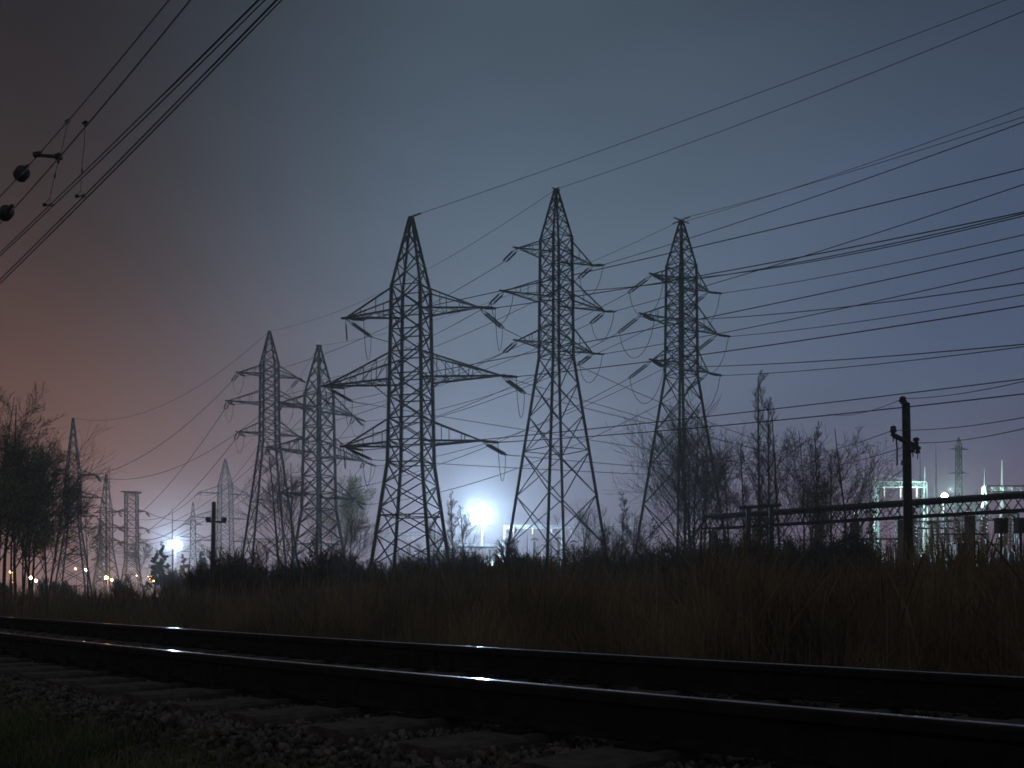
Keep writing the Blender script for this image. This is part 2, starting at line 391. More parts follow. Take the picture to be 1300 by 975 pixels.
def make_tower(px, Y, rz, H, levels, peak, arms, label, legw, brw, topbar=None, npan=(6,8,5), geo=1.0, group='lattice transmission towers', drop=0.):
    """levels: (z fraction, half side fraction) from the ground up; arms: (z, length, depth) fractions."""
    base = P(px, HY, Y); T = Tower(); T.rz = rz; T.loc = V(base.x, base.y, gz(base.x, base.y)-.1 if Y < 130 else .05); H += CZ-T.loc.z; T.H = H
    T.root = empty('lattice_tower', T.loc, rz); tag(T.root, label, 'transmission tower', group)
    Lv = [(z*H, a*H) for z, a in levels]
    for sx, sy in ((-1,-1),(1,-1),(1,1),(-1,1)):
        mb = MB()
        for (za, aa), (zb, ab) in zip(Lv[:-1], Lv[1:]): mb.bar((sx*aa, sy*aa, za-.01), (sx*ab, sy*ab, zb+.01), legw*(1 if za < Lv[-2][0]-.01 else .75))
        mb.box((sx*Lv[0][1], sy*Lv[0][1], .2), (legw*1.6,legw*1.6,.3))
        mb.build('leg', M['steel'], T.root)
    def A(z):
        for (za, aa), (zb, ab) in zip(Lv[:-1], Lv[1:]):
            if z <= zb: return aa+(ab-aa)*(z-za)/(zb-za)
        return Lv[-1][1]
    mb = MB()
    for i, ((za, aa), (zb, ab)) in enumerate(zip(Lv[:-2], Lv[1:-1])):
        lattice(mb, za, aa, zb, ab, npan[i], brw, geo=geo if i == 0 else 1., horiz=True if i == 0 else 'all')
    # horizontal diaphragms in the flared part
    for fz in (.18, .62):
        z = Lv[1][0]*fz; a = A(z)
        for c, d in (((-1,-1),(1,-1)),((1,-1),(1,1)),((1,1),(-1,1)),((-1,1),(-1,-1)),((-1,-1),(1,1))): mb.bar((c[0]*a,c[1]*a,z),(d[0]*a,d[1]*a,z), brw*.9)
    mb.build('body_bracing', M['steel'], T.root)
    (za, aa), (zb, ab) = Lv[-2], Lv[-1]
    mb = MB(); lattice(mb, za, aa, zb, ab, npan[len(Lv)-2], brw*.85, geo=.86)
    mb.box((0,0,zb), (ab*1.5, ab*1.5, brw*.9))
    if topbar: 
        mb.bar((-topbar*H,0,zb+brw), (topbar*H,0,zb+brw), brw*1.3); mb.bar((0,-topbar*H,zb+brw*1.2), (0,topbar*H,zb+brw*1.2), brw)
    mb.build('peak', M['steel'], T.root)
    T.top = V(0,0,zb+.1); T.arms = {}; T.strings = {}
    for li, (fz, fl, fd) in enumerate(arms):
        z = fz*H; L = fl*H; dp = fd*H
        for sx in (-1, 1):
            mb = MB(); a = A(z); au = A(z+dp); tip = V(sx*L, 0, z+drop*H)
            for sy in (-1, 1):
                mb.bar((sx*a, sy*a, z), tip, brw*1.6); mb.bar((sx*au, sy*au, z+dp), tip, brw*1.25)
                nseg = 2 if L/H < .2 else 4
                for k in range(1, nseg+1):
                    t = k/(nseg+1); t0 = (k-1)/(nseg+1)
                    lo = V(sx*a, sy*a, z).lerp(tip, t); hi = V(sx*au, sy*au, z+dp).lerp(tip, t); lo0 = V(sx*a, sy*a, z).lerp(tip, t0)
                    hi0 = V(sx*au, sy*au, z+dp).lerp(tip, t0)
                    mb.bar(lo, hi, brw*.6)
                    if nseg > 2: mb.bar(hi0, lo, brw*.5) 
                    oth = V(sx*a, -sy*a, z).lerp(tip, t); mb.bar(lo0, oth, brw*.55)
                    if sy == 1: mb.bar(lo, oth, brw*.6)
            # extra flat end plate and underside strut
            mb.bar(tip-V(sx*.02*H*.5,0,0), tip+V(sx*.012*H,0,0), brw*1.9)
            if dp > .06*H: mb.bar(V(sx*a*1.0,-a,z-dp*.75), V(sx*L*.45,-a*.5,z), brw*.8)
            arm = mb.build('cross_arm', M['steel'], T.root)
            T.arms[(li, sx)] = (arm, tip); T.strings[(li, sx)] = []
    return T
def w2l(T, p): return Matrix.Rotation(-T.rz, 3, 'Z') @ (Vector(p)-T.loc)
def l2w(T, p): return Matrix.Rotation(T.rz, 3, 'Z') @ Vector(p)+T.loc
def insulator_mb(a, b, r, n=None):
    mb = MB(); L = (b-a).length; n = n or max(6, int(L/.17)); pts = []; rd = []
    pts.append(a); rd.append(r*.3)
    for k in range(n):
        t0 = .08+.86*k/n; t1 = .08+.86*(k+.75)/n
        for t, q in ((t0,.3),(t0+.001,1.),((t0+t1)/2,.85),(t1,.3)): pts.append(a.lerp(b,t)); rd.append(r*q)
    pts.append(b); rd.append(r*.3)
    return mb.tube(pts, rd, 6)
def string(T, key, dirw, L, r=.13, double=True):
    arm, tip = T.arms[key]; d = (Matrix.Rotation(-T.rz, 3, 'Z') @ Vector(dirw)).normalized()
    side = d.cross(V(0,0,1)).normalized()*(.22 if double else 0)
    a = tip+V(0,0,-.05); e = a+d*L; mb = MB()
    ln = d*L*.22
    for sg in ((-1,1) if double else (0,)):
        m2 = insulator_mb(a+ln+side*sg, e+side*sg, r); k = len(mb.v); mb.v += m2.v; mb.f += [tuple(i+k for i in f) for f in m2.f]
        mb.tube([a, a+ln+side*sg], .035, 4)
    if double: mb.bar(e-side*1.3, e+side*1.3, .08)
    mb.build('insulator_string', M['ins'], arm); T.strings[key].append(e)
    return l2w(T, e)
def jumper(T, key, drop, r=.03):
    st = T.strings[key]
    if len(st) < 2: return
    a, b = st[0], st[1]; arm, tip = T.arms[key]; mb = MB()
    pts = [a.lerp(b, t)+V(0,0,-drop*(4*t*(1-t))**.7) for t in [i/14 for i in range(15)]]
    mb.tube(pts, r, 4).build('jumper_wire', M['wire'], arm)
def wire(A, B, mid=None, sag=None, ext=1., r=.04, label='', group='power line conductors', name='power_cable', n=26, cat='power line', m='wire', pre=0.):
    A = Vector(A); B = Vector(B)
    if mid:
        k = (mid[0]-HX)/F; dx, dy = B.x-A.x, B.y-A.y
        t = (k*A.y-A.x)/(dx-k*dy); Yt = A.y+dy*t; zt = CZ+(HY-mid[1])/F*Yt
        sag = max(.3, (A.z+(B.z-A.z)*t-zt)/(4*t*(1-t)))
    pts = [V(A.x+(B.x-A.x)*t, A.y+(B.y-A.y)*t, A.z+(B.z-A.z)*t-4*sag*t*(1-t)) for t in [-pre+(ext+pre)*i/n for i in range(n+1)]]
    mb = MB().tube(pts, r, 5); o = mb.build(name, M[m]); tag(o, label, cat, group); return o

R_ = math.radians
LA = [(0,.100),(.595,.030),(.883,.0275),(1.,.003)]           # slender three-level angle tower
AA = [(.838,.112,.035),(.730,.150,.050),(.620,.112,.045)]
LB = [(0,.090),(.36,.047),(.816,.039),(1.,.0035)]            # heavy wide-armed tower
AB = [(.752,.185,.058),(.575,.243,.068),(.412,.190,.060)]
T2 = make_tower(706, 100, R_(33), 41.1, LA, .1, AA, 'tallest lattice pylon right of the brightest floodlight, slim with three tiers of arms', .23, .088, .012, (6,8,5), .86)
T3 = make_tower(865, 106, R_(40), 40.2, LA, .1, AA, 'lattice pylon standing behind the bare trees, rightmost of the three large ones', .23, .088, .030, (6,8,5), .86)
T1 = make_tower(522, 100, R_(-15), 38.3, LB, .1, AB, 'broad dark lattice pylon with long arms left of the brightest floodlight', .32, .12, None, (5,8,4), .88)
T4 = make_tower(342, 154, R_(28), 41.1, LA, .1, AA, 'slim lattice pylon with three tiers of arms left of the yellow-green tree', .30, .11, .006, (6,8,5), .86)
T5 = make_tower(405, 152, R_(52), 38.3, LB, .1, AB, 'dark lattice pylon seen edge-on in front of the yellow-green tree', .34, .14, .014, (5,7,4), .88)
T6 = make_tower(286, 280, R_(35), 38.5, LB, .1, AB, 'faint bluish lattice pylon just right of the dark wooden pole', .30, .12, None, (5,7,4), .9)
LC = [(0,.078),(.45,.028),(.80,.024),(1.,.004)]
AC = [(.77,.085,.03),(.635,.12,.04),(.48,.10,.04)]
T7 = make_tower(245, 400, R_(20), 37.4, LC, .1, AC, 'small hazy lattice pylon right beside the left white floodlight', .32, .15, None, (4,5,3), .9)
LD = [(0,.095),(.35,.052),(.97,.050),(1.,.050)]
AD = [(.82,.125,.02),(.66,.125,.02),(.52,.125,.02)]
T8 = make_tower(167, 300, R_(8), 31.2, LD, .1, AD, 'flat-topped lattice pylon with a level bar across its top', .32, .15, .10, (4,8,1), .9, drop=-.0)
LE = [(0,.085),(.40,.034),(.70,.032),(1.,.003)]
AE = [(.69,.115,.03),(.565,.14,.035),(.46,.12,.03)]
T10 = make_tower(93, 215, R_(12), 38.5, LE, .1, AE, 'leftmost lattice pylon with a long needle peak beside the leafy trees', .34, .14, None, (6,6,6), .88)
T9 = make_tower(135, 310, R_(-20), 38., LE, .1, AE, 'lattice pylon between the leftmost pylon and the flat-topped one', .34, .15, None, (5,5,5), .88)
T9b = make_tower(127, 420, R_(10), 32, LC, .1, AC, 'distant lattice pylon half hidden behind the left side of another pylon', .45, .26, None, (6,6,4), .9)
T11 = make_tower(1217, 230, R_(6), 36.6, [(0,.026),(.6,.014),(.95,.012),(1.,.003)], .1, [(.93,.05,.01),(.78,.055,.01)], 'slim hazy lattice mast with two short crossbars behind the right floodlight', .20, .09, None, (9,8,1), 1., group='lattice masts of the substation')

# T1: six phases run right overhead, six run away to the substation gantry
G0 = 140.
tiers = ['top', 'middle', 'bottom']
sides = {-1: 'left', 1: 'right'}
t1r = {(0,-1): ((849,320),(1300,214),66), (0,1): ((900,348),(1300,269),58), (1,-1): ((900,399),(1300,317),68), (1,1): ((900,446),(1300,388),56),
       (2,-1): ((900,527),(1300,481),68), (2,1): ((900,538),(1300,500),60)}
def aim(A, B, sagdir=.0): 
    d = (Vector(B)-Vector(A)).normalized(); d.z += sagdir; return d.normalized()
for key, (mid, end, Ye) in t1r.items():
    tip = l2w(T1, T1.arms[key][1]); B = P(end[0], end[1], Ye)
    e = string(T1, key, aim(tip, B, -.10 if key[1] > 0 else -.2), 2.6, .14)
    wire(e, B, mid, ext=1.35, r=.042, label=f'conductor from {tiers[key[0]]} {sides[key[1]]} arm of the broad pylon to the right edge')
ge = {(0,-1):(1112,612),(0,1):(1172,612),(1,-1):(1122,612),(1,1):(1160,612),(2,-1):(1135,613),(2,1):(1148,613)}
gm = {(0,1):(732,463),(1,1):(748,512),(2,1):(748,572),(0,-1):(620,446),(1,-1):(620,519),(2,-1):(620,578)}
for key in t1r:
    tip = l2w(T1, T1.arms[key][1]); B = P(*ge[key], G0)
    if key[1] < 0: string(T1, key, V(0.05,.1,-1), 2.3, .12, False); T1.strings[key].pop()
    e = string(T1, key, aim(tip, B, -.38), 3.2, .14)
    wire(e, B, gm[key], r=.036, label=f'conductor dipping from {tiers[key[0]]} {sides[key[1]]} arm of the broad pylon towards the substation', group='conductors down to the substation')
    jumper(T1, key, 3.2)
top = l2w(T1, T1.top); wire(top, P(1300,-9,70), (860,152), ext=1.2, r=.026, label='uppermost thin earth wire from the peak of the broad pylon to the upper right', group='earth wires')
mb = MB(); a = T1.top+V(.1,0,0); k = w2l(T1, P(860,152,86)); d = (k-a).normalized(); insulator_mb(a, a+d*1.2, .12).build('insulator_string', M['ins'], T1.root)

# T2 to the right and back to T4
t2r = {(0,1): ((852,309),(1300,155),60), (1,1): ((930,346),(1300,234),58), (2,1): ((930,405),(1300,340),58), (0,-1): ((900,300),(1300,160),52), (1,-1): ((900,352),(1300,271),50), (2,-1): ((900,408),(1300,357),50)}
for key, (mid, end, Ye) in t2r.items():
    if key[1] < 0 and key[0] != 1: continue
    tip = l2w(T2, T2.arms[key][1]); B = P(end[0], end[1], Ye)
    e = string(T2, key, aim(tip, B, -.12), 2.0, .10)
    wire(e, B, mid, ext=1.35, r=.034, label=f'conductor from {tiers[key[0]]} {sides[key[1]]} arm of the tallest pylon to the right edge')
def link(Ta, Tb, keys, sag, r, an, bn, jd=2.4, L=2.2, group='conductors between pylons', strings_b=True):
    for key in keys:
        ta, tb = l2w(Ta, Ta.arms[key][1]), l2w(Tb, Tb.arms[key][1])
        a = string(Ta, key, aim(ta, tb, -.35), L, .11)
        b = string(Tb, key, aim(tb, ta, -.45), L, .12) if strings_b else tb
        wire(a, b, sag=sag, r=r, label=f'cable, {tiers[key[0]]} {sides[key[1]]} arm of {an} to {bn}'.replace('slim pylon at left to the pylon', 'left slim pylon to the pylon'), group=group, name='power_cable')
        jumper(Ta, key, jd)
allk = [(i,s) for i in range(3) for s in (-1,1)]
link(T2, T4, allk, 1.8, .034, 'the tallest pylon', 'the slim pylon at left')
wire(l2w(T2,T2.top), l2w(T4,T4.top), sag=2.2, r=.024, label='thin earth wire from the tallest pylon down left to the slim pylon', group='earth wires')
wire(l2w(T2,T2.top), P(1300,14,62), (860,187), ext=1.2, r=.026, label='second thin earth wire, from the peak of the tallest pylon to the upper right', group='earth wires')
# T3
t3r = {(0,1): ((1100,337),(1300,298),62), (1,1): ((1100,402),(1300,374),62), (2,1): ((1100,455),(1300,440),62), (0,-1): ((900,351),(1300,274),54), (1,-1): ((930,403),(1300,359),54), (2,-1): ((945,463),(1300,437),54)}
for key, (mid, end, Ye) in t3r.items():
    tip = l2w(T3, T3.arms[key][1]); B = P(end[0], end[1], Ye)
    e = string(T3, key, aim(tip, B, -.12 if key[1] > 0 else -.25), 3.2, .13)
    wire(e, B, mid, ext=1.35, r=.036, label=f'conductor from {tiers[key[0]]} {sides[key[1]]} arm of the rightmost large pylon to the right edge')
link(T3, T5, allk, 2.4, .034, 'the rightmost large pylon', 'the edge-on pylon', jd=3.2, L=3.2)
wire(l2w(T3,T3.top), l2w(T5,T5.top), sag=2., r=.024, label='thin earth wire from the rightmost large pylon down left to the edge-on pylon', group='earth wires')
wire(l2w(T3,T3.top+V(.5,0,0)), P(1300,137,64), (1080,210), ext=1.2, r=.026, label='upper of two earth wires from the crossbar atop the rightmost large pylon', group='earth wires')
wire(l2w(T3,T3.top+V(-.5,0,0)), P(1300,148,60), (1080,218), ext=1.2, r=.026, label='lower of two earth wires from the crossbar atop the rightmost large pylon', group='earth wires')
# farther spans
link(T4, T10, [(0,-1),(0,1)], 5., .045, 'the slim pylon at left', 'the leftmost pylon')
link(T4, T9, [(1,-1),(1,1),(2,-1),(2,1)], 6., .045, 'the slim pylon at left', 'the pylon near the left trees')
link(T5, T6, allk, 4., .04, 'the edge-on pylon', 'the faint bluish pylon')
link(T6, T8, allk, 4., .06, 'the faint bluish pylon', 'the flat-topped pylon')
link(T7, T9b, [(0,-1),(1,1),(2,1)], 4., .08, 'the small hazy pylon', 'the half-hidden distant pylon')
wire(l2w(T4,T4.top), l2w(T10,T10.top), sag=5, r=.035, label='thin earth wire from the slim pylon to the peak of the leftmost pylon', group='earth wires')
wire(l2w(T5,T5.top), l2w(T6,T6.top), sag=3, r=.03, label='thin earth wire from the edge-on pylon to the faint bluish pylon', group='earth wires')
for T, ks in ((T10, allk), (T9, allk), (T8, allk), (T5, [(0,1),(2,1)])):
    for key in ks: string(T, key, V(.6 if key[1] > 0 else -.5,-.3,-.6), 2.4, .14)

# ------------------------------------------------------------------ overhead railway wires, upper left
def cw(p0, y0, p1, y1, sag, r, lab, n=30):
    return wire(P(*p0, y0), P(*p1, y1), sag=sag, r=r, ext=1.25, pre=.35, label=lab, group='railway overhead wires', name='overhead_wire', n=n, cat='overhead line', m='cat')
cw((215,0), 11.2, (0,250), 17.5, .05, .011, 'leftmost carrying wire of the railway overhead line, running through the upper round insulator')
cw((242,0), 11.0, (0,284), 17.2, .05, .011, 'second carrying wire of the railway overhead line, above the lower round insulator')
cw((328,0), 9.3, (0,321), 16.3, .02, .0095, 'upper wire of the left contact pair of the railway overhead line')
cw((337,0), 9.3, (0,325), 16.3, .02, .0095, 'lower wire of the left contact pair of the railway overhead line')
cw((351,0), 9.2, (0,355), 16.0, .02, .0095, 'upper wire of the right contact pair of the railway overhead line')
cw((358,0), 9.2, (0,360), 16.0, .02, .0095, 'lowest wire of the railway overhead line, right contact pair')
def dropper(a, b, Y, lab):
    A, B = P(*a, Y), P(*b, Y*1.0); root = empty('dropper_wire', A); tag(root, lab, 'dropper', 'droppers of the overhead line')
    pts = [V(0,0,0), (B-A)*.3+V(.008,0,0), (B-A)*.6-V(.006,0,0), (B-A)*.92]
    mb = MB().tube(pts, .004, 5)
    mb.tube([(B-A)*.92, (B-A)+V(-.05,0,0)], .0035, 4); mb.tube([(B-A)*.92, (B-A)+V(.045,0,.0)], .0035, 4)
    mb.build('hanger', M['cat'], root)
    MB().tube([(B-A)*.62,(B-A)*.68], .012, 6).build('turnbuckle', M['cat'], root)
    c = MB(); c.tube([V(-.035,0,.0), V(.035,0,.03)], .022, 6); c.tube([(0,0,-.03),(0,0,.04)], .016, 6); c.build('top_clamp', M['cat'], root)
    c = MB(); 
    for dx in (-.05,.05): c.tube([(B-A)+V(dx-.02,0,.0),(B-A)+V(dx+.02,0,.0)], .026, 6)
    c.tube([(B-A)+V(-.06,0,0),(B-A)+V(.06,0,0)], .01, 4); c.build('bottom_clamp', M['cat'], root)
dropper((86,155), (61,260), 14.4, 'left of two thin droppers hanging from the railway carrying wires')
dropper((108,157), (102,249), 14.0, 'right of two thin droppers hanging from the railway carrying wires')
a, b_ = P(47,197,15.6), P(74,199,15.2); mb = MB().tube([a,b_], .028, 6); mb.tube([a-V(.05,0,.0),a+V(.05,0,.02)], .05, 6); mb.tube([b_-V(.04,0,0),b_+V(.05,0,0)], .052, 6)
mb.tube([b_+V(0,0,.06), b_-V(0,0,.1)], .02, 5)
tag(mb.build('spacer_clamp', M['cat']), 'short black spacer bar joining the two carrying wires', 'spacer')
for (x, y, Y, dx, dy, lab) in ((27,221,16.6,14,-17,'upper black round insulator on the left carrying wire'), (7,271,16.9,15,-17,'lower black round insulator at the left edge of the view')):
    c = P(x, y, Y); d = (P(x+dx, y+dy, Y-.5)-c).normalized(); root = empty('disc_insulator', c); tag(root, lab, 'insulator', 'round insulators')
    mb = MB(); pts = []; rd = []
    for k in range(3):
        o_ = -.10+.09*k
        for t, q in ((0,.035),(.004,.095),(.03,.113),(.045,.08),(.07,.035)): pts.append(d*(o_+t)); rd.append(q)
    mb.tube(pts, rd, 20); mb.build('insulator_disc', M['ins'], root, smooth=True)
    mb = MB().tube([-d*.36, -d*.08], .022, 6); mb.tube([d*.16, d*.42], .022, 6); mb.tube([d*.30,d*.38], .036, 6); mb.build('end_fitting', M['cat'], root)

# ------------------------------------------------------------------ low poles
def pole_right():
    Y = 36.; b = P(1153.5, HY, Y); base = V(b.x, b.y, gz(b.x, b.y)); top = P(1150, 511, Y); H = top.z-base.z
    r = empty('utility_pole', base); tag(r, 'dark wooden utility pole with a short slanted crossarm, in front of the substation', 'utility pole')
    MB().tube([(0,0,-.3),(-.03,0,H*.5),(-.1,0,H-.06),(-.1,0,H)], [.19,.165,.145,.11], 10).build('pole_shaft', M['wood'], r)
    Lo = lambda px, py, dy=0.: P(px, py, Y+dy)-base
    arm = MB().bar(Lo(1135,553,-.9), Lo(1164,567,.7), .14).build('crossarm', M['wood'], r)
    def ins(px, py, dy, par, s=1.):
        c = Lo(px, py, dy); mb = MB()
        mb.tube([c-V(0,0,.14*s), c-V(0,0,.13*s), c+V(0,0,.0), c+V(0,0,.01), c+V(0,0,.10*s), c+V(0,0,.14*s)], [v*s for v in (.05,.10,.07,.12,.11,.05)], 10)
        mb.tube([c-V(0,0,.34*s), c-V(0,0,.12*s)], .02, 6); mb.build('insulator', M['ins'], par)
    ins(1134,549,-.9,arm); ins(1134,545,-.5,arm,.9); ins(1163,560,.6,arm); ins(1165,571,.7,arm); ins(1159,571,-.3,arm,.8)
    t = MB(); t.bar(Lo(1146,519,-.2), Lo(1146,510,-.2), .06); t.bar(Lo(1141,509,-.2), Lo(1151,509,-.2), .07); t.bar(Lo(1146,519,-.2), Lo(1150,519,0), .06)
    tb = t.build('top_bracket', M['steel'], r); ins(1146,508,-.2,tb,1.)
    MB().tube([Lo(1138,558,-.5), Lo(1139,572,-.5), Lo(1139,591,-.5)], .03, 5).build('hanging_lead', M['wire'], r)
    MB().tube([Lo(1146,584,-.25), Lo(1144,589,-.3), Lo(1148,591,-.2)], .03, 5).build('step_hook', M['steel'], r)
    for (x, y), (ex, ey), (lx, ly), tx in (((1146,506),(1300,484),(1060,527),'top'), ((1134,546),(1300,530),(1000,580),'left'), ((1165,562),(1300,544),(1010,597),'right')):
        A = P(x, y, Y); wire(A, P(ex,ey,24), sag=.10, ext=1.3, r=.013, label=f'low thin line wire running right from the {tx} insulator of the wooden pole', group='low line wires')
        wire(A, P(lx,ly,62), sag=.22, ext=1.2, r=.016, label=f'low thin line wire running left from the {tx} insulator of the wooden pole', group='low line wires')
pole_right()
def pole_left():
    Y = 95.; b = P(270, HY, Y); base = V(b.x, b.y, gz(b.x, b.y)); top = P(272, 637, Y); H = top.z-base.z
    r = empty('utility_pole', base); tag(r, 'dark wooden utility pole with a level crossarm, among the left pylons', 'utility pole')
    MB().tube([(0,0,-.3),(0.05,0,H*.5),(.12,0,H-.1),(.12,0,H)], [.28,.24,.2,.15], 10).build('pole_shaft', M['wood'], r)
    Lo = lambda px, py, dy=0.: P(px, py, Y+dy)-base
    arm = MB().bar(Lo(262,662), Lo(287,663), .2).build('crossarm', M['wood'], r)
    for px in (263, 266, 283, 286):
        c = Lo(px, 659); MB().tube([c-V(0,0,.25), c-V(0,0,.1), c, c+V(0,0,.2)], [.05,.16,.18,.08], 8).build('insulator', M['ins'], arm)
pole_left()

# ------------------------------------------------------------------ trees
def tree_mesh(seed, H, spread, style, leaves=0, lsize=.1, twig=1., stems=1):
    rnd = random.Random(seed); tr, cr, lf = MB(), MB(), MB()
    kids = {'spread': 15, 'vase': 13, 'narrow': 34, 'open': 11, 'shrub': 9, 'cone': 28}[style]
    def grow(p, d, L, r, lev):
        n = 4 if lev < 2 else 3-(lev == 3); pts = [p.copy()]; rad = [r]; q = p.copy(); dd = d.copy(); dirs = [dd.copy()]
        for i in range(n):
            j = (.012 if style == 'narrow' else .035) if lev == 0 else (.13 if style == 'narrow' else .2)
            dd = (dd+V(rnd.gauss(0,j), rnd.gauss(0,j), rnd.gauss(0,j*.5)+(.13 if lev else .0))).normalized()
            q = q+dd*(L/n); pts.append(q.copy()); rad.append(max(r*(1-.8*(i+1)/n), .005*twig)); dirs.append(dd.copy())
        (tr if lev <= 1 else cr).tube(pts, rad, 6 if lev == 0 else (4 if lev == 1 else 3), cap=False)
        if lev == 3 or L < .3:
            if leaves:
                for _ in range(leaves):
                    c = pts[0].lerp(pts[-1], rnd.random())+V(rnd.gauss(0,.12),rnd.gauss(0,.12),rnd.gauss(0,.12)); a = V(rnd.gauss(0,1),rnd.gauss(0,1),rnd.gauss(0,1)).normalized()*lsize*(.6+.8*rnd.random()); b = a.cross(V(rnd.gauss(0,1),rnd.gauss(0,1),1)).normalized()*lsize*.5
                    lf.quad(c-a*.5, c-b*.5, c+a*.5, c+b*.5)
            return
        k = kids if lev == 0 else ({'narrow':7,'cone':6}.get(style,8) if lev == 1 else 6)
        if lev == 2: k = {'shrub':5,'cone':5}.get(style,7)
        for i in range(k):
            t = (.28 if lev == 0 else .2)+(.70 if lev == 0 else .8)*(i+rnd.random()*.8)/k
            if style == 'vase' and lev == 0: t = .18+.6*(i+rnd.random())/k
            if style in ('narrow',) and lev == 0: t = .18+.8*(i+rnd.random())/k
            if style == 'shrub' and lev == 0: t = .05+.9*(i+rnd.random())/k
            if style == 'cone' and lev == 0: t = .12+.86*(i+rnd.random())/k
            f = t*n; i0 = min(int(f), n-1); bp = pts[i0].lerp(pts[i0+1], f-i0); bd = dirs[i0+1]
            az = rnd.random()*6.283; ax = bd.orthogonal().normalized(); ax = Matrix.Rotation(az, 3, bd) @ ax
            ang = {'spread':R_(52),'vase':R_(34),'narrow':R_(33),'open':R_(42),'shrub':R_(32),'cone':R_(72)}[style]*(.75+.5*rnd.random())
            if lev >= 1: ang = R_(38)*(.6+.8*rnd.random())
            nd = (bd*math.cos(ang)+ax*math.sin(ang)).normalized()
            if lev == 0:
                if style == 'narrow': l = spread*1.5*(1-t*.6)*(.6+.6*rnd.random())
                elif style == 'cone': l = spread*(1-t)*1.1*(.7+.5*rnd.random())+.4
                else: l = max(spread*(1.15-.5*t), (1-t)*H*.75)*(.6+.5*rnd.random())
            else: l = L*(.62-.25*t)*(.7+.5*rnd.random())
            grow(bp, nd, l, max(rad[i0]*(.42 if lev == 0 else .5), .006*twig), lev+1)
    for s in range(stems):
        ls = .22 if style == 'shrub' else (.03 if stems == 1 else .08); lean = V(rnd.gauss(0,ls), rnd.gauss(0,ls), 1).normalized()
        grow(V(rnd.gauss(0,.12*(stems-1)), rnd.gauss(0,.12*(stems-1)), -.15), lean, H*(1 if s == 0 else .65+.3*rnd.random()), H*(.0095 if stems == 1 else .0065)+.01, 0)
    k = H/max(v.z for v in tr.v+cr.v)
    for mbx in (tr, cr, lf): mbx.v = [v*k for v in mbx.v]
    return tr, cr, lf
def make_tree(px, topy, Y, spread, style, label, seed, leaves=0, lsize=.12, leafm='leaf', twig=1., stems=1, name='bare_tree', cat='tree', group=None):
    b = P(px, HY, Y); z0 = gz(b.x, b.y) if Y < 140 else .05
    H = CZ+(HY-topy)/F*Y-z0
    tr, cr, lf = tree_mesh(seed, H, spread, style, leaves, lsize, twig, stems)
    r = empty(name, (b.x, b.y, z0)); tag(r, label, cat, group)
    tr.build('trunk', M['bark'], r); c = cr.build('crown', M['twig'], r)
    if leaves: lf.build('leaves', M[leafm], c)
    return r
G1 = 'bare trees right of the large pylons'
make_tree(884, 490, 93, 2.9, 'vase', 'tall bare tree with a wide crown in front of the rightmost large pylon', 11, twig=2.2, stems=3, group=G1)
make_tree(872, 512, 90, 2.2, 'vase', 'second bare tree crossing the lower legs of the rightmost large pylon', 22, twig=2.2, stems=2, group=G1)
make_tree(894, 530, 96, 3.0, 'spread', 'bare tree with olive remnants just right of the widest bare crown', 12, leaves=1, lsize=.16, twig=2., group=G1)
make_tree(965, 466, 86, 2.0, 'narrow', 'tallest bare poplar, narrow and upright, between two groups of bare trees', 13, twig=2., group=G1)
make_tree(974, 500, 84, 1.8, 'narrow', 'slightly shorter narrow bare tree close beside the tallest poplar', 14, twig=2., group=G1)
make_tree(926, 572, 78, 2.4, 'open', 'thin open bare tree left of the tallest poplar', 15, twig=1.8, group=G1)
make_tree(948, 560, 82, 1.2, 'narrow', 'thin pole-like sapling just left of the tallest poplar', 16, twig=1.6, group=G1)
make_tree(992, 530, 78, 3.2, 'vase', 'bare tree with upswept crown just right of the tallest poplar', 17, twig=1.9, group=G1)
make_tree(1024, 538, 72, 2.8, 'vase', 'forked bare tree in the middle of the right group', 18, twig=1.8, stems=2, group=G1)
make_tree(1044, 535, 80, 1.7, 'narrow', 'slender upright bare tree between two forked ones', 19, twig=1.9, group=G1)
make_tree(1072, 540, 68, 2.8, 'vase', 'rightmost bare tree of the group, last few olive leaves at its top', 20, leaves=1, lsize=.13, twig=1.8, group=G1)
make_tree(1056, 575, 74, 1.9, 'vase', 'small bare tree below the rightmost tall one', 21, twig=1.8, group=G1)
G2 = 'trees at the left edge'
make_tree(4, 480, 64, 3.6, 'spread', 'tall bare tree cut by the left edge of the view', 31, twig=1.8, leaves=1, lsize=.12, group=G2)
make_tree(20, 532, 62, 2.6, 'vase', 'dark tree with thin olive leaves beside the left edge', 32, twig=1.8, leaves=3, lsize=.15, group=G2, name='leafy_tree')
make_tree(44, 540, 70, 2.0, 'vase', 'olive-leaved tree left of the leftmost pylon', 33, twig=1.8, leaves=3, lsize=.16, group=G2, stems=2, name='leafy_tree')
make_tree(-14, 560, 52, 3.0, 'spread', 'low dark spreading tree at the very left edge', 34, twig=1.6, leaves=4, lsize=.15, group=G2, name='leafy_tree')
make_tree(60, 625, 90, 2.0, 'spread', 'low bare tree at the foot of the leftmost pylon', 35, twig=2.2, leaves=1, group=G2)
make_tree(30, 610, 80, 2.6, 'spread', 'low dense tree between the olive-leaved one and the left edge', 39, twig=2.2, leaves=3, group=G2, name='leafy_tree')
make_tree(-6, 498, 72, 3.4, 'vase', 'second tall bare tree at the left edge, partly behind the first', 45, twig=1.8, group=G2, stems=2)
make_tree(34, 552, 66, 2.8, 'vase', 'olive-leaved tree between the dark one and the larger olive-leaved one', 46, twig=1.8, leaves=3, lsize=.15, group=G2, name='leafy_tree', stems=2)
make_tree(62, 566, 76, 1.9, 'vase', 'bare tree leaning beside the arms of the leftmost pylon', 47, twig=2.0, leaves=1, lsize=.15, group=G2, stems=2)
